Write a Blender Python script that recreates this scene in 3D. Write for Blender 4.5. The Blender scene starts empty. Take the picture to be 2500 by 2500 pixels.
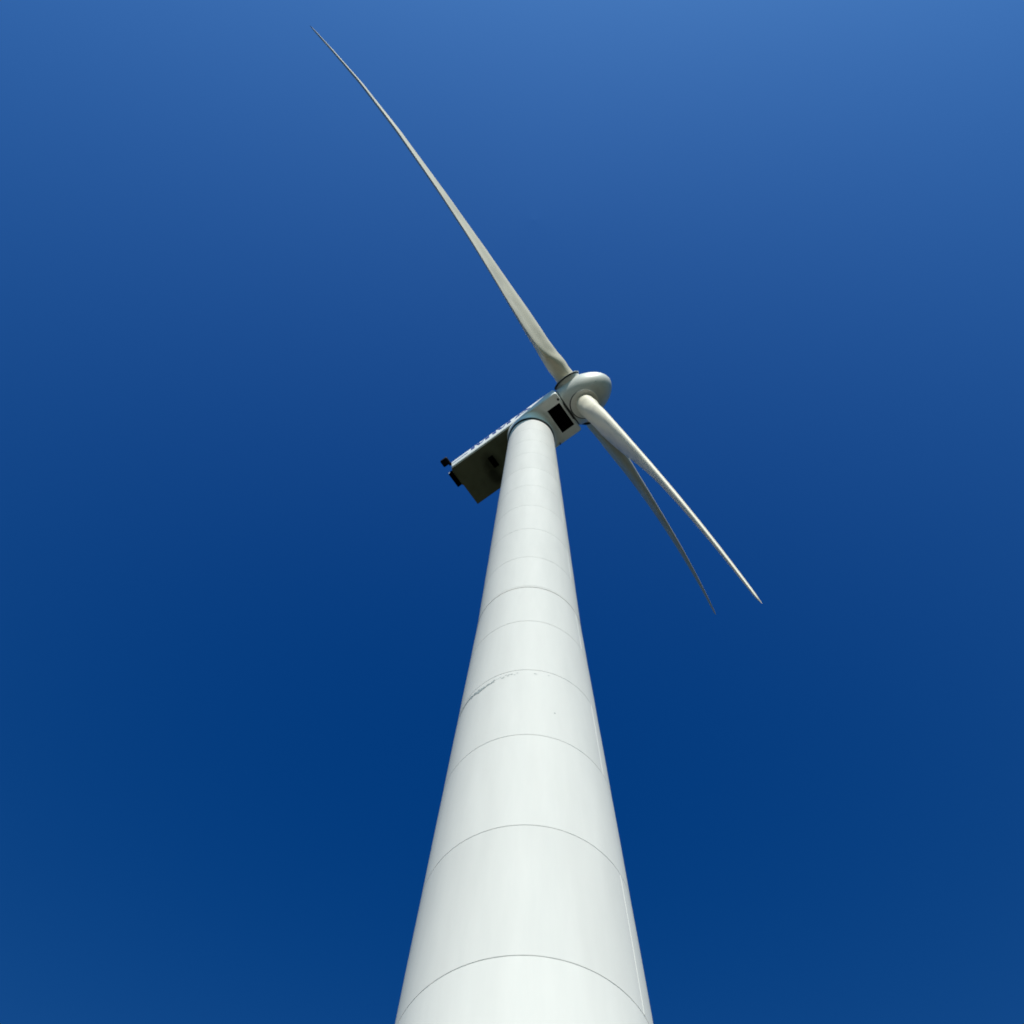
import bpy, bmesh, math
import numpy as np
from mathutils import Matrix, Vector

# ------------------------------------------------------------------ camera, world, sun
scene = bpy.context.scene
COL = scene.collection
R = math.radians

cam_d = bpy.data.cameras.new('camera')
cam_d.sensor_fit = 'HORIZONTAL'
cam_d.sensor_width = 36.0
cam_d.lens = 36.0 * 2417.12 / 2500.0
cam_d.clip_start = 0.05
cam_d.clip_end = 6000.0
cam = bpy.data.objects.new('camera', cam_d)
COL.objects.link(cam)
PITCH, YAW, ROLL = 1.2829925, -0.0660022, 0.0753576
_fw = Vector((math.sin(YAW)*math.cos(PITCH), math.cos(YAW)*math.cos(PITCH), math.sin(PITCH)))
_rt = Vector((math.cos(YAW), -math.sin(YAW), 0.0))
_up = _rt.cross(_fw)
_r2 = math.cos(ROLL)*_rt + math.sin(ROLL)*_up
_u2 = -math.sin(ROLL)*_rt + math.cos(ROLL)*_up
cm = Matrix((_r2, _u2, -_fw)).transposed().to_4x4()
cm.translation = Vector((0, 0, 1.6))
cam.matrix_world = cm
scene.camera = cam

SUN_EL = R(40.5)
SUN_AZ = R(-84.0)          # direction towards the sun, measured from +x
sun_vec = Vector((math.cos(SUN_EL)*math.cos(SUN_AZ), math.cos(SUN_EL)*math.sin(SUN_AZ), math.sin(SUN_EL)))
sd = bpy.data.lights.new('sun', 'SUN')
sd.energy = 4.8
sd.angle = R(0.53)
sd.color = (1.0, 0.965, 0.90)
sun = bpy.data.objects.new('sun', sd)
COL.objects.link(sun)
sun.rotation_euler = sun_vec.to_track_quat('Z', 'Y').to_euler()
sun.location = (0, -20, 60)

world = bpy.data.worlds.new('World')
scene.world = world
world.use_nodes = True
wn = world.node_tree.nodes
wl = world.node_tree.links
wn.clear()
wo = wn.new('ShaderNodeOutputWorld')
bg = wn.new('ShaderNodeBackground')
sky = wn.new('ShaderNodeTexSky')
sky.sky_type = 'NISHITA'
sky.sun_disc = False
sky.sun_elevation = SUN_EL
sky.sun_rotation = (math.pi/2 - SUN_AZ) % (2*math.pi)
sky.altitude = 0.0
sky.air_density = 2.0
sky.dust_density = 4.0
sky.ozone_density = 10.0
bg.inputs['Strength'].default_value = 0.10
# the photograph's deep, contrasty blue: per channel, min(gain*(x-offset), lift+slope*x) on sky*0.1
sep = wn.new('ShaderNodeSeparateColor')
cmb = wn.new('ShaderNodeCombineColor')
wl.new(sky.outputs[0], sep.inputs[0])
def mth(op, a, b, c=None):
    m = wn.new('ShaderNodeMath')
    m.operation = op
    for k, v in enumerate((a, b, c)):
        if v is None:
            continue
        if isinstance(v, (int, float)):
            m.inputs[k].default_value = v
        else:
            wl.new(v, m.inputs[k])
    return m.outputs[0]
for ci, (gain, off, lift, slope) in enumerate(((0.477, .652, .30, 1.0), (0.984, .893, 0.8, .95), (1.422, 1.206, 1.2, .85))):
    x = sep.outputs[ci]
    lo = mth('MULTIPLY', mth('SUBTRACT', x, off), gain)
    hi = mth('ADD', mth('MULTIPLY', x, slope), lift)
    y = mth('SMOOTH_MIN', lo, hi, 0.15)
    wl.new(mth('MAXIMUM', y, 0.004), cmb.inputs[ci])
wl.new(cmb.outputs[0], bg.inputs['Color'])
wl.new(bg.outputs[0], wo.inputs['Surface'])

scene.view_settings.view_transform = 'Standard'
scene.view_settings.look = 'None'
scene.view_settings.exposure = 0.0
scene.view_settings.gamma = 1.0
scene.view_settings.use_curve_mapping = False

scene.render.engine = 'CYCLES'
scene.cycles.use_light_tree = False     # sun and sky only: cleaner shading at grazing sun
scene.cycles.filter_width = 1.8

# ------------------------------------------------------------------ materials
def mat(name, col, rough=0.45, metal=0.0, noise=0.0, nscale=3.0, bump=0.0, bscale=40.0,
        stretch=(1, 1, 1), dirt=None, dirt_amt=0.0, spec=0.5):
    m = bpy.data.materials.new(name)
    m.use_nodes = True
    nt = m.node_tree
    n, l = nt.nodes, nt.links
    b = n['Principled BSDF']
    b.inputs['Base Color'].default_value = (*col, 1)
    b.inputs['Roughness'].default_value = rough
    b.inputs['Metallic'].default_value = metal
    b.inputs['Specular IOR Level'].default_value = spec
    tc = n.new('ShaderNodeTexCoord')
    mp = n.new('ShaderNodeMapping')
    mp.inputs['Scale'].default_value = stretch
    l.new(tc.outputs['Object'], mp.inputs['Vector'])
    if noise > 0:
        nz = n.new('ShaderNodeTexNoise')
        nz.inputs['Scale'].default_value = nscale
        nz.inputs['Detail'].default_value = 6
        nz.inputs['Roughness'].default_value = 0.6
        l.new(mp.outputs[0], nz.inputs['Vector'])
        mr = n.new('ShaderNodeMapRange')
        mr.inputs['From Min'].default_value = 0.3
        mr.inputs['From Max'].default_value = 0.7
        mr.inputs['To Min'].default_value = 0.0
        mr.inputs['To Max'].default_value = 1.0
        l.new(nz.outputs['Fac'], mr.inputs['Value'])
        mx = n.new('ShaderNodeMix')
        mx.data_type = 'RGBA'
        mx.inputs['A'].default_value = (*[c*(1-noise) for c in col], 1)
        mx.inputs['B'].default_value = (*[min(1, c*(1+noise*0.4)) for c in col], 1)
        l.new(mr.outputs[0], mx.inputs['Factor'])
        out = mx.outputs['Result']
        if dirt:
            n2 = n.new('ShaderNodeTexNoise')
            n2.inputs['Scale'].default_value = nscale*0.45
            n2.inputs['Detail'].default_value = 8
            n2.inputs['Roughness'].default_value = 0.65
            l.new(mp.outputs[0], n2.inputs['Vector'])
            m2 = n.new('ShaderNodeMapRange')
            m2.inputs['From Min'].default_value = 0.48
            m2.inputs['From Max'].default_value = 0.75
            m2.inputs['To Max'].default_value = dirt_amt
            l.new(n2.outputs['Fac'], m2.inputs['Value'])
            x2 = n.new('ShaderNodeMix')
            x2.data_type = 'RGBA'
            l.new(m2.outputs[0], x2.inputs['Factor'])
            l.new(out, x2.inputs['A'])
            x2.inputs['B'].default_value = (*dirt, 1)
            out = x2.outputs['Result']
        l.new(out, b.inputs['Base Color'])
    if bump > 0:
        nb = n.new('ShaderNodeTexNoise')
        nb.inputs['Scale'].default_value = bscale
        nb.inputs['Detail'].default_value = 3
        l.new(mp.outputs[0], nb.inputs['Vector'])
        bp = n.new('ShaderNodeBump')
        bp.inputs['Strength'].default_value = 0.25
        bp.inputs['Distance'].default_value = bump
        l.new(nb.outputs['Fac'], bp.inputs['Height'])
        l.new(bp.outputs[0], b.inputs['Normal'])
    return m

M_TOWER = mat('tower_paint', (0.80, 0.775, 0.75), 0.68, spec=0.25, noise=0.05, nscale=2.0, bump=0.006, bscale=0.9,
              stretch=(1, 1, 0.12), dirt=(0.68, 0.67, 0.655), dirt_amt=0.45)
def vary(m, amt):
    # each plate was painted on its own: a slight difference from one to the next
    n, l = m.node_tree.nodes, m.node_tree.links
    b = n['Principled BSDF']
    src = b.inputs['Base Color'].links[0].from_socket
    oi = n.new('ShaderNodeObjectInfo')
    mr = n.new('ShaderNodeMapRange')
    mr.inputs['To Min'].default_value = 1-amt
    mr.inputs['To Max'].default_value = 1+amt
    l.new(oi.outputs['Random'], mr.inputs['Value'])
    h = n.new('ShaderNodeHueSaturation')
    l.new(mr.outputs[0], h.inputs['Value'])
    l.new(src, h.inputs['Color'])
    l.new(h.outputs[0], b.inputs['Base Color'])
vary(M_TOWER, 0.02)
M_TOWER.node_tree.nodes['Principled BSDF'].inputs['Diffuse Roughness'].default_value = 0.45
M_SEAM = mat('seam_sealant', (0.42, 0.42, 0.41), 0.7, noise=0.3, nscale=6)
M_BEAD = mat('weld_bead_paint', (0.69, 0.67, 0.625), 0.6)
M_COLLAR = mat('shaded_collar_steel', (0.085, 0.10, 0.105), 0.5, noise=0.1, nscale=5)  # base colour darkened to stand in for shade below the nacelle
M_RUBBER = mat('black_seal', (0.012, 0.014, 0.014), 0.6)
M_NAC = mat('nacelle_gelcoat', (0.88, 0.89, 0.86), 0.4, noise=0.03, nscale=1.8, bump=0.004, bscale=2.0,
            dirt=(0.60, 0.60, 0.52), dirt_amt=0.5)
M_OLIVE = mat('olive_underside', (0.18, 0.185, 0.11), 0.6, spec=0.2, noise=0.22, nscale=0.9,
              dirt=(0.05, 0.05, 0.025), dirt_amt=0.6)  # dark olive base, darker than the housing, with random darker patches
M_BLACK = mat('black_grille', (0.001, 0.001, 0.001), 0.9, spec=0.0)
M_NAVY = mat('dark_hood', (0.003, 0.003, 0.006), 0.6, spec=0.1)
M_BLUE = mat('blue_lettering', (0.05, 0.08, 0.27), 0.4, noise=0.06, nscale=4)
M_SPIN = mat('spinner_gelcoat', (0.68, 0.68, 0.64), 0.42, noise=0.05, nscale=2.2, bump=0.005, bscale=3.0,
             dirt=(0.36, 0.37, 0.32), dirt_amt=0.45)
M_BLADE = mat('blade_gelcoat', (0.69, 0.625, 0.49), 0.5, noise=0.07, nscale=1.6,
              stretch=(1, 1, 0.35), dirt=(0.30, 0.28, 0.22), dirt_amt=0.7)
M_ALU = mat('bolt_steel', (0.5, 0.52, 0.52), 0.35, metal=0.6)
M_CONC = mat('concrete', (0.36, 0.35, 0.33), 0.85, noise=0.2, nscale=3, bump=0.01, bscale=30)
M_GRAVEL = mat('gravel_surface', (0.15, 0.14, 0.12), 0.95, noise=0.4, nscale=9, bump=0.02, bscale=60)
M_GRASS = mat('dry_grass_surface', (0.036, 0.036, 0.018), 0.95, noise=0.4, nscale=0.35, bump=0.05, bscale=8,
              dirt=(0.055, 0.047, 0.026), dirt_amt=0.8)

# ------------------------------------------------------------------ mesh helpers
def link(name, verts, faces, m, parent=None, smooth=True, mats=None, sharp=35):
    me = bpy.data.meshes.new(name)
    me.from_pydata([tuple(v) for v in verts], [], faces)
    me.validate()
    for mm in (mats or [m]):
        me.materials.append(mm)
    bm = bmesh.new()
    bm.from_mesh(me)
    bmesh.ops.recalc_face_normals(bm, faces=bm.faces)
    bm.to_mesh(me)
    bm.free()
    if smooth:
        for p in me.polygons:
            p.use_smooth = True
        me.set_sharp_from_angle(angle=R(sharp))
    o = bpy.data.objects.new(name, me)
    COL.objects.link(o)
    if parent:
        o.parent = parent
    return o

def lathe(profile, seg=96, closed=False):
    """profile: list of (radius, z). Returns verts, faces about the z axis."""
    V, F = [], []
    n = len(profile)
    for r, z in profile:
        for k in range(seg):
            a = 2*math.pi*k/seg
            V.append((r*math.cos(a), r*math.sin(a), z))
    rng = n if closed else n-1
    for i in range(rng):
        j = (i+1) % n
        for k in range(seg):
            k2 = (k+1) % seg
            F.append((i*seg+k, i*seg+k2, j*seg+k2, j*seg+k))
    if not closed:
        F.append(tuple(range(seg))[::-1])
        F.append(tuple((n-1)*seg+k for k in range(seg)))
    return V, F

def box(x0, x1, y0, y1, z0, z1, bev=0.0):
    bm = bmesh.new()
    bmesh.ops.create_cube(bm, size=1)
    for v in bm.verts:
        v.co = ((x0+x1)/2+v.co.x*(x1-x0), (y0+y1)/2+v.co.y*(y1-y0), (z0+z1)/2+v.co.z*(z1-z0))
    if bev > 0:
        bmesh.ops.bevel(bm, geom=bm.edges[:], offset=bev, segments=3, profile=0.5, affect='EDGES')
    V = [v.co.copy() for v in bm.verts]
    bm.verts.index_update()
    F = [[v.index for v in f.verts] for f in bm.faces]
    bm.free()
    return V, F

def xf(V, mtx):
    return [mtx @ Vector(v) for v in V]

# ------------------------------------------------------------------ setting
def struct(o):
    o['kind'] = 'structure'
    return o

# ground: one sheet to the horizon with gentle relief
gv, gf = [], []
rings = [0, 4, 8, 14, 22, 35, 55, 90, 150, 250, 420, 700, 1200, 2000, 3200]
seg = 72
gv.append((0, 11.68, 0.0))
for r in rings[1:]:
    for k in range(seg):
        a = 2*math.pi*k/seg
        h = 0.0 if r < 20 else 0.012*r*math.sin(a*3+r*0.011)*math.sin(a*5+1.3)*0.5 - 0.002*(r-20)
        gv.append((r*math.cos(a), 11.68+r*math.sin(a), h))
for k in range(seg):
    gf.append((0, 1+k, 1+(k+1) % seg))
for i in range(len(rings)-2):
    for k in range(seg):
        a0 = 1+i*seg
        gf.append((a0+k, a0+seg+k, a0+seg+(k+1) % seg, a0+(k+1) % seg))
struct(link('ground', gv, gf, M_GRASS))

# gravel crane pad round the tower foot
pv = []
N = 64
for k in range(N):
    a = 2*math.pi*k/N
    r = 9.0+1.3*math.sin(3*a+0.4)+0.5*math.sin(7*a)+3.0*max(0, -math.sin(a))
    pv.append((r*math.cos(a), 11.68+r*math.sin(a), 0.004))
struct(link('gravel_pad', pv, [tuple(range(N))], M_GRAVEL, smooth=False))

# ------------------------------------------------------------------ wind turbine
TD = 11.678263
turbine = bpy.data.objects.new('wind_turbine', None)
COL.objects.link(turbine)
turbine.location = (0, TD, 0)
turbine['label'] = 'tall white three-bladed wind turbine with boxy nacelle seen from its foot'
turbine['category'] = 'wind turbine'

H = 54.70805
seams = [12.97626, 16.17323, 19.39872, 22.55481, 25.67114, 28.3913, 31.10291, 34.1807,
         37.21812, 40.26599, 43.33518]
levels = [0.35, 3.40, 6.60, 9.80] + seams + [46.4, 49.3, 52.1, H]

def trad(z):
    return float(np.interp(z, [0, 28.3913, H], [2.28141, 1.5327, 1.25]))

# foundation
V, F = lathe([(3.1, 0.006), (3.1, 0.22), (3.05, 0.27), (2.45, 0.35), (2.2, 0.35)], 96)
link('foundation', V, F, M_CONC, turbine)

GAP = 0.0075
FL = 28.3913      # bolted flange between the two tower halves
for i in range(len(levels)-1):
    z0, z1 = levels[i], levels[i+1]
    lo = z0 + (0.075 if abs(z0-FL) < .01 else GAP/2)
    hi = z1 - (0.075 if abs(z1-FL) < .01 else GAP/2)
    c = 0.007
    # very slight out-of-round bulge between seams, as rolled cans have
    prof = [(trad(lo)-0.03, lo), (trad(lo)-c, lo), (trad(lo+c), lo+c)]
    for t in np.linspace(0.04, 0.96, 12):
        z = lo+(hi-lo)*t
        prof.append((trad(z)+0.0035*math.sin(math.pi*t), z))
    prof += [(trad(hi-c), hi-c), (trad(hi)-c, hi), (trad(hi)-0.03, hi)]
    V, F = lathe(prof, 160)
    sec = link('tower_section', V, F, M_TOWER, turbine, sharp=25)
    # vertical weld bead, staggered from can to can
    ang = R(-29.4) if i % 2 == 0 else R(47.0)
    if i >= len(levels)-2:
        ang = R(47.0)
    bv, bf = [], []
    zs = np.linspace(lo+0.02, hi-0.02, 24)
    for z in zs:
        t = (z-lo)/(hi-lo)
        r = trad(z)+0.0035*math.sin(math.pi*t)
        w = 0.013/r
        for da, dr in ((-1.0, -0.004), (-0.5, 0.0035), (0.5, 0.0035), (1.0, -0.004)):
            a = ang+da*w
            bv.append(((r+dr)*math.cos(a), (r+dr)*math.sin(a), z))
    for j in range(len(zs)-1):
        for q in range(3):
            bf.append((j*4+q, j*4+q+1, j*4+5+q, j*4+4+q))
    link('weld_bead', bv, bf, M_BEAD, sec)
    # seam at the top of this can: dark sealant set back in the joint
    if i < len(levels)-2 and abs(z1-FL) > .01:
        V, F = lathe([(trad(z1)-0.05, z1-GAP/2+0.001), (trad(z1)-0.006, z1-GAP/2+0.001),
                      (trad(z1)-0.006, z1+GAP/2-0.001), (trad(z1)-0.05, z1+GAP/2-0.001)], 160, True)
        link('joint_seal', V, F, M_SEAM, turbine)

# the bolted flange: two dark gaps with a pale steel ring between
rf = trad(FL)
V, F = lathe([(rf-0.06, FL-0.05), (rf+0.004, FL-0.05), (rf+0.008, FL-0.04), (rf+0.008, FL+0.04),
              (rf+0.004, FL+0.05), (rf-0.06, FL+0.05)], 160, True)
fl = link('flange_ring', V, F, M_TOWER, turbine)
for s in (-1, 1):
    za, zb = sorted((FL+s*0.052, FL+s*0.073))
    V, F = lathe([(rf-0.08, za), (rf-0.012, za), (rf-0.012, zb), (rf-0.08, zb)], 160, True)
    link('flange_gap', V, F, M_SEAM, fl)

# --- scuffed paint just under the seam at 22.55 m: shallow flakes standing 1.5 mm proud
rng = np.random.default_rng(4)
sv, sf = [], []
def flake(a_deg, z, wa, hz, jag=5):
    """ragged little patch lying on the tower skin"""
    n = 2*jag
    base = len(sv)
    for q in range(n):
        th = 2*math.pi*q/n
        k = 0.55+0.55*rng.random()
        a = R(a_deg)+wa*k*math.cos(th)/trad(z)
        zz = z+hz*k*math.sin(th)
        r = trad(zz)+0.006
        sv.append((r*math.cos(a), r*math.sin(a), zz))
    sf.append(tuple(range(base, base+n)))
for a in np.arange(-158, -118, 0.75):
    t = (a+158)/40
    z = 22.30+0.045*math.sin(a*0.16)+rng.normal(0, 0.018)
    flake(a, z, 0.035, 0.030+0.03*(-146 < a < -126)*rng.random())
    if -147 < a < -127:
        flake(a, z+rng.normal(0, 0.04), 0.04, 0.045)
for a in list(np.arange(-118, -98, 1.3))+[-86, -84, -81, -74, -73, -71]:
    if rng.random() < 0.7:
        flake(a+rng.normal(0, .4), 22.33+rng.normal(0, 0.05), 0.02+0.02*rng.random(), 0.010)
flake(-71.2, 20.53, 0.02, 0.03)
M_SCUFF = mat('scuffed_primer', (0.33, 0.36, 0.36), 0.8, noise=0.4, nscale=14)
sc = link('scuff_mark', sv, sf, M_SCUFF, turbine, smooth=False)
sc['kind'] = 'stuff'

# --- nacelle frame: x upwind along the shaft, y to the far side, z up (tilted)
ax = Vector((0.80800136, -0.58073328, 0.09941151)).normalized()
sid = Vector((0.58362432, 0.8120238, 0.0)).normalized()
upv = ax.cross(sid).normalized()
ZH = 56.86323
NM = Matrix((ax, sid, upv)).transposed().to_4x4()
NM.translation = Vector((0, 0, ZH))

# yaw collar between tower and nacelle (vertical axis)
V, F = lathe([(1.10, H-0.1), (1.20, H+0.002), (1.215, H+0.03), (1.215, H+0.26), (1.19, H+0.30), (1.0, H+0.30)], 128)
link('yaw_collar', V, F, M_COLLAR, turbine)
V, F = lathe([(1.02, H+0.24), (1.275, H+0.25), (1.295, H+0.28), (1.295, H+0.40), (1.02, H+0.42)], 128)
link('yaw_seal', V, F, M_RUBBER, turbine)

UB = -1.05        # underside of the nacelle box
X0, X1 = -4.75, 2.47

def rrect(x0, x1, hw, rad, n=8):
    """rounded rectangle, counter-clockwise, 4*n points"""
    P = []
    for cx, cy, a0 in ((x1-rad, hw-rad, 0), (x0+rad, hw-rad, 90), (x0+rad, -hw+rad, 180), (x1-rad, -hw+rad, 270)):
        for q in range(n):
            a = R(a0+90*q/(n-1))
            P.append((cx+rad*math.cos(a), cy+rad*math.sin(a)))
    return P

# housing: stacked horizontal sections from underside to roof
stack = [(UB, 0.00, 0.16), (UB+0.012, -0.05, 0.0), (UB+0.05, -0.015, 0.0), (UB+0.10, 0.0, 0.0)]
levels_n = [  # z, half width, x inset, corner radius
    (UB, 1.14, 0.14, 0.06), (UB+0.010, 1.195, 0.09, 0.09), (UB+0.035, 1.245, 0.047, 0.12), (UB+0.08, 1.282, 0.015, 0.14), (UB+0.15, 1.30, 0.0, 0.15),
    (-0.3, 1.302, 0.0, 0.15), (0.30, 1.30, 0.0, 0.15), (0.52, 1.27, 0.01, 0.15), (0.80, 1.16, 0.04, 0.16),
    (1.05, 1.00, 0.10, 0.18), (1.20, 0.80, 0.22, 0.2), (1.25, 0.55, 0.45, 0.2)]
V, F = [], []
npt = 32
for z, hw, ins, rad in levels_n:
    for x, y in rrect(X0+ins, X1-ins, hw, rad):
        V.append((x, y, z))
for i in range(len(levels_n)-1):
    for k in range(npt):
        F.append((i*npt+k, i*npt+(k+1) % npt, (i+1)*npt+(k+1) % npt, (i+1)*npt+k))
F.append(tuple(range(npt))[::-1])
F.append(tuple((len(levels_n)-1)*npt+k for k in range(npt)))
nac = link('nacelle', V, F, M_NAC, turbine, sharp=50)
nac.matrix_local = NM

# underside panels hung 4 mm below the box
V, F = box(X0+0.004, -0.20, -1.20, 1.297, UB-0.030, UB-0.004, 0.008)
rp = link('underside_panel', V, F, M_OLIVE, nac, smooth=False)
rp['label'] = 'dark olive rear underside panel'

# flared skirt from yaw ring up to the box underside
ni = np.linalg.inv(np.array(NM))
def to_nac(p):
    q = ni @ np.array([p[0], p[1], p[2], 1.0])
    return Vector(q[:3])
V, F = [], []
SEG = 96
top = []
for k in range(SEG):
    a = 2*math.pi*k/SEG
    # superellipse-like outline on the box underside
    cx, rx, ry = 0.0, 1.40, 1.29
    ca, sa = math.cos(a), math.sin(a)
    n_ = 3.2
    rr = (abs(ca)**n_+abs(sa)**n_)**(-1/n_)
    rq = rx if ca > 0 else 1.28
    top.append(Vector((cx+rq*rr*ca, ry*min(rr, 1.0/max(abs(sa), 1e-6))*sa, UB-0.012)))
bot = []
for k in range(SEG):
    a = 2*math.pi*k/SEG
    w = ax*math.cos(a)+sid*math.sin(a)
    w.z = 0
    w.normalize()
    bot.append(to_nac((w.x*1.30, w.y*1.30, H+0.36)))
NL = 14
for i in range(NL+1):
    t = i/NL
    for k in range(SEG):
        s = 1-math.cos(t*math.pi/2)     # upright at the ring, tangent to the underside
        b, u = bot[k], top[k]
        z = b.z+(u.z-b.z)*math.sin(t*math.pi/2)
        V.append((b.x+(u.x-b.x)*s, b.y+(u.y-b.y)*s, z))
for i in range(NL):
    for k in range(SEG):
        F.append((i*SEG+k, i*SEG+(k+1) % SEG, (i+1)*SEG+(k+1) % SEG, (i+1)*SEG+k))
F.append(tuple(range(SEG))[::-1])
link('yaw_skirt', V, F, M_NAC, nac, sharp=60)

# black intake hatch in the front underside: recessed frame and dark grille with slats
def frame(x0, x1, y0, y1, z0, z1, w):
    V, F = [], []
    for (a, b, c, d) in ((x0-w, x1+w, y0-w, y0), (x0-w, x1+w, y1, y1+w), (x0-w, x0, y0, y1), (x1, x1+w, y0, y1)):
        v, f = box(a, b, c, d, z0, z1)
        n0 = len(V)
        V += v
        F += [[i+n0 for i in ff] for ff in f]
    return V, F
hx0, hx1, hy0, hy1 = 1.46, 2.28, -0.70, 0.79
V, F = frame(hx0, hx1, hy0, hy1, UB-0.022, UB-0.003, 0.045)
hf = link('hatch_frame', V, F, M_NAC, nac, smooth=False)
V, F = box(hx0+.002, hx1-.002, hy0+.002, hy1-.002, UB-0.010, UB-0.004)
link('intake_grille', V, F, M_BLACK, nac, smooth=False)

# small round drain hole by the front edge
V, F = lathe([(0.03, -0.012), (0.055, -0.012), (0.062, 0.0)], 24)
V = [(x+2.33, y*1.25-0.89, z+UB-0.003) for x, y, z in V]
link('drain_hole', V, F, M_BLACK, nac)

# dark vent and oil streak in the rear underside
V, F = box(-2.76, -2.44, -0.50, 0.18, UB-0.060, UB-0.031, 0.01)
link('rear_vent', V, F, M_BLACK, nac, smooth=False)

# lap joint between the front hood and the body
V, F = box(1.020, 1.038, 0.55, 1.25, UB-0.008, UB-0.001)
link('panel_seam', V, F, M_RUBBER, nac, smooth=False)
V, F = box(0.95, 1.06, 1.20, 1.27, UB-0.03, UB-0.004, 0.008)
link('seam_bracket', V, F, M_RUBBER, nac, smooth=False)

# soft soot and oil blotch round the vent, as dirt on the panel itself
def blotch(m, spots, dark):
    nt = m.node_tree
    n, l = nt.nodes, nt.links
    b = n['Principled BSDF']
    src = b.inputs['Base Color'].links[0].from_socket
    tc = n.new('ShaderNodeTexCoord')
    nz = n.new('ShaderNodeTexNoise')
    nz.inputs['Scale'].default_value = 3.0
    nz.inputs['Detail'].default_value = 5
    l.new(tc.outputs['Object'], nz.inputs['Vector'])
    for (cx, cy, sx, sy, rot, amt) in spots:
        mp = n.new('ShaderNodeMapping')
        mp.vector_type = 'TEXTURE'
        mp.inputs['Location'].default_value = (cx, cy, UB)
        mp.inputs['Rotation'].default_value = (0, 0, R(rot))
        mp.inputs['Scale'].default_value = (sx, sy, 1.0)
        l.new(tc.outputs['Object'], mp.inputs['Vector'])
        ln = n.new('ShaderNodeVectorMath')
        ln.operation = 'LENGTH'
        l.new(mp.outputs[0], ln.inputs[0])
        ad = n.new('ShaderNodeMath')
        ad.operation = 'MULTIPLY_ADD'
        l.new(nz.outputs['Fac'], ad.inputs[0])
        ad.inputs[1].default_value = 0.5
        l.new(ln.outputs['Value'], ad.inputs[2])
        mr = n.new('ShaderNodeMapRange')
        mr.interpolation_type = 'SMOOTHSTEP'
        mr.inputs['From Min'].default_value = 0.55
        mr.inputs['From Max'].default_value = 1.45
        mr.inputs['To Min'].default_value = amt
        mr.inputs['To Max'].default_value = 0.0
        l.new(ad.outputs[0], mr.inputs['Value'])
        mx = n.new('ShaderNodeMix')
        mx.data_type = 'RGBA'
        l.new(mr.outputs[0], mx.inputs['Factor'])
        l.new(src, mx.inputs['A'])
        mx.inputs['B'].default_value = (*dark, 1)
        src = mx.outputs['Result']
    l.new(src, b.inputs['Base Color'])
blotch(M_OLIVE, [(-2.75, -0.15, 0.55, 0.75, 0, 0.75), (-3.0, 0.55, 0.40, 0.75, -12, 0.8)], (0.02, 0.02, 0.01))

# front rim of the box and the dark gap before the spinner
V, F = lathe([(0.9, 2.40), (1.14, 2.40), (1.14, 2.60), (0.9, 2.60)], 96, True)
RX = Matrix(((0, 0, 1, 0), (0, 1, 0, 0), (-1, 0, 0, 0), (0, 0, 0, 1)))   # z axis -> x axis
V = xf(V, RX)
link('shaft_seal', V, F, M_RUBBER, nac)

# rear: ventilation hood on the back wall, and a boxy fan housing beside the upper corner
V, F = box(-5.08, -4.77, -1.03, -0.12, -0.98, -0.42, 0.02)
hood = link('vent_hood', V, F, M_BLACK, nac, sharp=30)
V, F = box(-4.80, -4.745, -1.08, -0.07, -1.01, -0.38, 0.01)
link('vent_flange', V, F, M_OLIVE, hood, smooth=False)
V, F = box(-5.085, -4.98, -1.040, -1.030, -0.90, -0.50, 0.004)
link('vent_cap', V, F, M_ALU, hood, smooth=False)
V, F = box(-5.16, -4.70, -1.76, -1.33, 0.0, 0.34, 0.07)
fan = link('fan_box', V, F, M_NAVY, nac, sharp=30)
V, F = box(-4.85, -4.70, -1.50, -1.20, 0.12, 0.22, 0.01)
link('fan_bracket', V, F, M_NAVY, fan, smooth=False)

# --- lettering on the lit side: raised vinyl, 6 mm proud of the wall
YS = -1.300
def plate(polys, name, m, parent):
    """polys: outlines in (x, z); extruded towards -y"""
    V, F = [], []
    for P in polys:
        n0, n = len(V), len(P)
        for x, z in P:
            V.append((x, YS-0.010, z))
        for x, z in P:
            V.append((x, YS+0.01, z))
        F.append(tuple(range(n0, n0+n)))
        F.append(tuple(range(n0+2*n-1, n0+n-1, -1)))
        for q in range(n):
            F.append((n0+q, n0+(q+1) % n, n0+n+(q+1) % n, n0+n+q))
    return link(name, V, F, m, parent, smooth=False)
plate([[(-4.60, -0.40), (-3.54, -0.40), (-3.54, -0.24), (-4.60, -0.27)]], 'stripe', M_BLUE, nac)
def letter_m(x):
    zb, zt = -0.41, 0.22
    return [[(x, zb), (x+.26, zb), (x+.26, zt), (x, zt)],
            [(x+.33, zt), (x+.56, zt), (x+.70, zt-.38), (x+.92, zt), (x+.98, zt), (x+.76, zb+.03), (x+.66, zb), (x+.52, zb)],
            [(x+1.00, zb), (x+1.27, zb), (x+1.27, zt), (x+1.00, zt)]]
plate(letter_m(-3.30), 'letter', M_BLUE, nac)
plate(letter_m(-1.80), 'letter', M_BLUE, nac)
zb, zt = -0.41, 0.30
plate([[(-0.29, zb), (-.12, zb), (0.10, 0.02), (0.12, zt), (0.02, zt)],
       [(0.12, zt), (0.10, 0.12), (0.42, 0.12), (0.42, zt)],
       [(-0.06, -0.30), (0.50, -0.30), (0.50, -0.14), (0.02, -0.14)],
       [(0.42, zt), (0.42, 0.10), (0.62, zb), (0.82, zb), (0.55, zt)]], 'letter', M_BLUE, nac)

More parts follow.
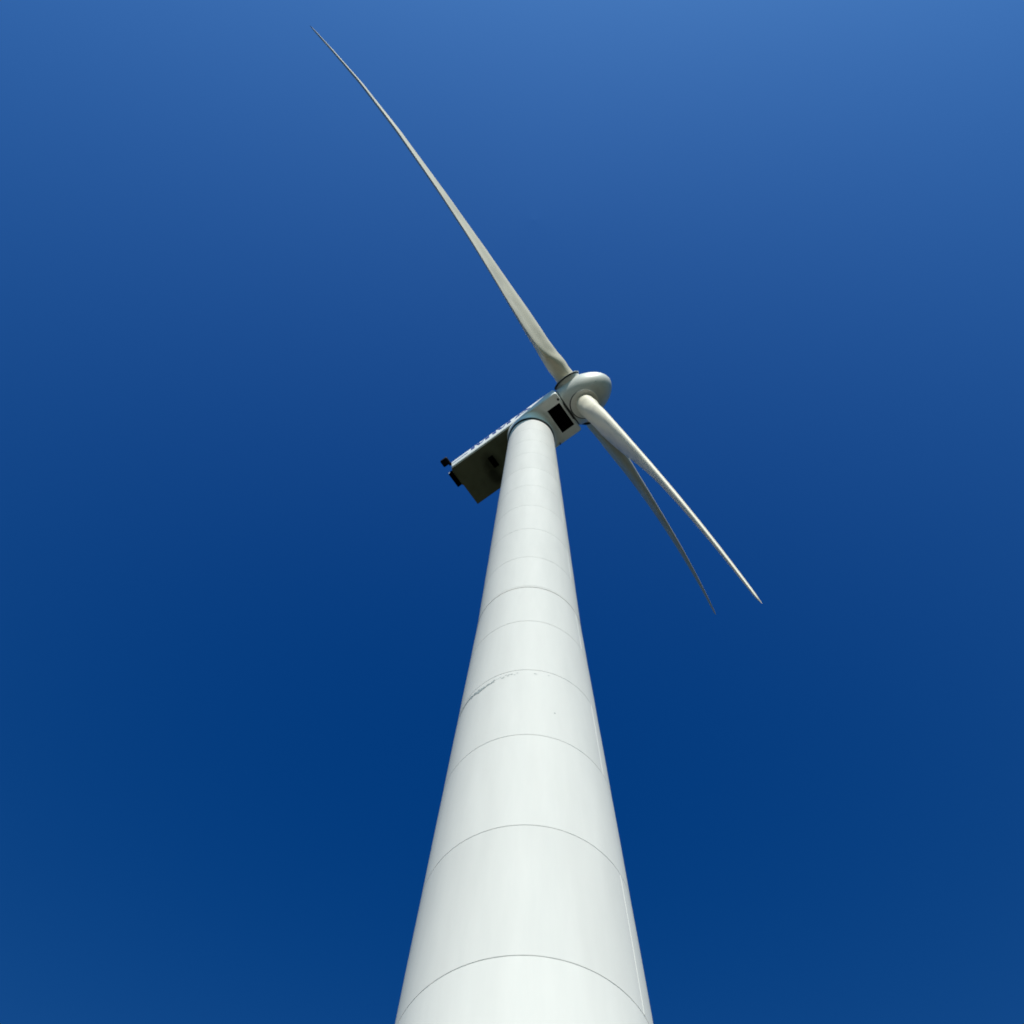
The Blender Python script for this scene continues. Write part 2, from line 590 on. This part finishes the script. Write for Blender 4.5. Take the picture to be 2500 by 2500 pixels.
# --- spinner (lathe about the shaft)
prof = [(0.02, 2.53), (1.16, 2.53), (1.20, 2.56), (1.235, 2.75), (1.26, 3.0), (1.27, 3.3), (1.26, 3.6), (1.22, 3.9), (1.14, 4.2),
        (1.02, 4.5), (0.87, 4.78), (0.69, 5.02), (0.50, 5.20), (0.30, 5.32), (0.12, 5.38), (0.01, 5.39)]
# resample smoothly
pr = np.array(prof[3:])
tt = np.concatenate([[0], np.cumsum(np.hypot(*np.diff(pr, axis=0).T))])
ts = np.linspace(0, tt[-1], 48)
# Catmull-Rom through the points
def crom(P, T, t):
    i = min(max(np.searchsorted(T, t)-1, 0), len(T)-2)
    p0, p1, p2, p3 = P[max(i-1, 0)], P[i], P[i+1], P[min(i+2, len(T)-1)]
    u = (t-T[i])/(T[i+1]-T[i])
    return 0.5*((2*p1)+(-p0+p2)*u+(2*p0-5*p1+4*p2-p3)*u*u+(-p0+3*p1-3*p2+p3)*u**3)
sm = [tuple(crom(pr, tt, t)) for t in ts]
V, F = lathe(prof[:3]+sm, 128)
V = xf(V, RX)
spin = link('spinner', V, F, M_SPIN, turbine, sharp=40)
spin.matrix_local = NM

AZ0 = 5.12870778735123
OH = 3.40
blades = []
def blade_frame(k):
    a = AZ0+k*2*math.pi/3
    b = Vector((0, math.sin(a), math.cos(a)))          # nacelle coordinates
    t = Vector((0, math.cos(a), -math.sin(a)))         # towards the leading edge
    m = Matrix((t, Vector((1, 0, 0)), b)).transposed().to_4x4()   # x: leading, y: upwind, z: span
    m.translation = Vector((OH, 0, 0))
    return m

# deflection at the tip (upwind, edgewise) for each blade
DEFL = [(-0.13, -0.50), (-0.28, -0.43), (-0.19, 0.25)]
L = 29.19
PITCH_B = [2.0, 0.0, -3.5]
def airfoil(n=40):
    """unit chord, leading edge at x=0; returns upper & lower loop (x, y/thickness)"""
    P = []
    for q in range(n):
        th = 2*math.pi*q/n
        x = 0.5*(1-math.cos(th))
        yt = 5*(0.2969*math.sqrt(x)-0.1260*x-0.3516*x*x+0.2843*x**3-0.1036*x**4)
        cam_ = 0.10*x*(1-x)
        P.append((x, (yt if th < math.pi else -yt), cam_))
    return P
AF = airfoil()
def blade_mesh(k):
    rs = np.concatenate([np.linspace(1.37, 2.0, 4), np.linspace(2.2, 7.5, 26), np.linspace(7.9, 27.5, 50), L-np.array([1.4, 1.0, .65, .38, .18, .06, 0.0])])
    CH_R = [1.4, 2.0, 3.0, 4.0, 5.0, 6.4, 8, 12, 16, 20, 24, 27.5, 28.5]
    CH_C = [1.10, 1.06, 1.34, 1.78, 2.02, 2.10, 2.04, 1.74, 1.46, 1.18, 0.88, 0.60, 0.50]
    TK_R = [1.4, 2.0, 3.0, 4.0, 5.2, 6.4, 8, 12, 16, 20, 24, 29]
    TK_T = [1.0, 1.0, 0.74, 0.48, 0.39, 0.34, 0.285, 0.24, 0.22, 0.21, 0.20, 0.20]
    BL_R = [1.4, 1.9, 2.6, 3.4, 4.3]
    BL_B = [0.0, 0.0, 0.40, 0.85, 1.0]
    TW_R = [1.4, 3, 5, 7, 9, 12, 16, 20, 25, 29.2]
    BW_R = [0, 3, 6, 8, 11, 15, 20, 24, 27, 29.2]
    BW = [0, 0, .17, .26, .38, .47, .50, .40, .19, 0]
    TW_T = [15, 15, 14.5, 13, 11.0, 8.6, 6.2, 4.2, 2.0, 0.5]
    V, F = [], []
    n = len(AF)
    dy, dx = DEFL[k]
    for r in rs:
        c = float(np.interp(r, CH_R, CH_C))
        if r > 28.3:
            c = 0.50*math.sqrt(max(0.004, 1-((r-28.3)/(L-28.3))**2))*0.98+0.01
        tk = float(np.interp(r, TK_R, TK_T))
        bl = float(np.interp(r, BL_R, BL_B))
        bl = bl*bl*(3-2*bl)
        tw = R(float(np.interp(r, TW_R, TW_T))+PITCH_B[k]) + (R(2.5-6.5*(lambda q: q*q*(3-2*q))(min(1, max(0, (r-6)/15)))) if k == 2 else 0.0)
        s = (r/L)**2
        ox, oy = dx*s, dy*s     # x edgewise, y upwind
        u = (r-2.0)/(L-2.0)
        par = 2.0*max(u, 0)*(1-u)
        if k == 0:
            par = float(np.interp(r, BW_R, BW))*1.12
        oy += par*[1.0, 0.60, 0.50][k]
        axisf = 0.5+(0.32-0.5)*bl
        for q, (px, py, pc) in enumerate(AF):
            th = 2*math.pi*q/n
            # circle
            cx_ = 0.5*(1-math.cos(th))
            cy_ = 0.5*math.sin(th)
            x = cx_+(px-cx_)*bl
            # suction side (downwind) carries the camber
            y = cy_*tk*(1-bl)+(-py*tk*-1)*bl
            y = (1-bl)*cy_*1.0*min(1, tk+ (1-tk)*(1-bl)) + bl*(py*tk) 
            y = y - pc*bl
            if q < n/2 and px > 0.38:      # hollow rear part of the pressure side
                y -= bl*0.034*math.sin(math.pi*(px-0.38)/0.62)**1.5*min(1.0, tk/0.3)
            X = (axisf-x)*c          # leading edge towards +x
            Y = y*c
            Xr = X*math.cos(tw)-Y*math.sin(tw)
            Yr = X*math.sin(tw)+Y*math.cos(tw)
            V.append((Xr+ox, Yr+oy, r))
    for i in range(len(rs)-1):
        for q in range(n):
            F.append((i*n+q, i*n+(q+1) % n, (i+1)*n+(q+1) % n, (i+1)*n+q))
    F.append(tuple(range(n))[::-1])
    F.append(tuple((len(rs)-1)*n+q for q in range(n)))
    return V, F

for k in range(3):
    V, F = blade_mesh(k)
    b = link('blade', V, F, M_BLADE, turbine, sharp=55)
    b.matrix_local = NM @ blade_frame(k)
    # spinner port: short barrel, dark seal and collar disc
    V, F = lathe([(0.74, 0.55), (0.74, 1.28), (0.72, 1.30), (0.50, 1.30)], 96)
    po = link('blade_port', V, F, M_SPIN, spin, sharp=30)
    po.matrix_local = blade_frame(k)
    V, F = lathe([(0.60, 1.302), (0.82, 1.302), (0.82, 1.348), (0.60, 1.348)], 96, True)
    V = [(x, y-0.05, z) for x, y, z in V]
    g = link('root_seal', V, F, M_RUBBER, spin)
    g.matrix_local = blade_frame(k)
    V, F = lathe([(0.42, 1.350), (0.79, 1.350), (0.805, 1.362), (0.805, 1.382), (0.79, 1.394), (0.42, 1.400)], 96, True)
    cl = link('root_collar', V, F, M_SPIN, b, sharp=30)
# two bolt heads on the spinner
for (aa, x, r) in ((0, 0, 0), (1, 0, 0)):
    V, F = lathe([(0.028, -0.02), (0.028, 0.02), (0.02, 0.028)], 16)
    th = R(203+4*aa)
    rad = 1.05
    n = Vector((0.45, math.sin(th), math.cos(th))).normalized()
    q = n.to_track_quat('Z', 'Y').to_matrix().to_4x4()
    q.translation = Vector((4.38+0.22*aa, 1.08*math.sin(th), 1.08*math.cos(th)))
    V = xf(V, q)
    link('bolt_head', V, F, M_ALU, spin)
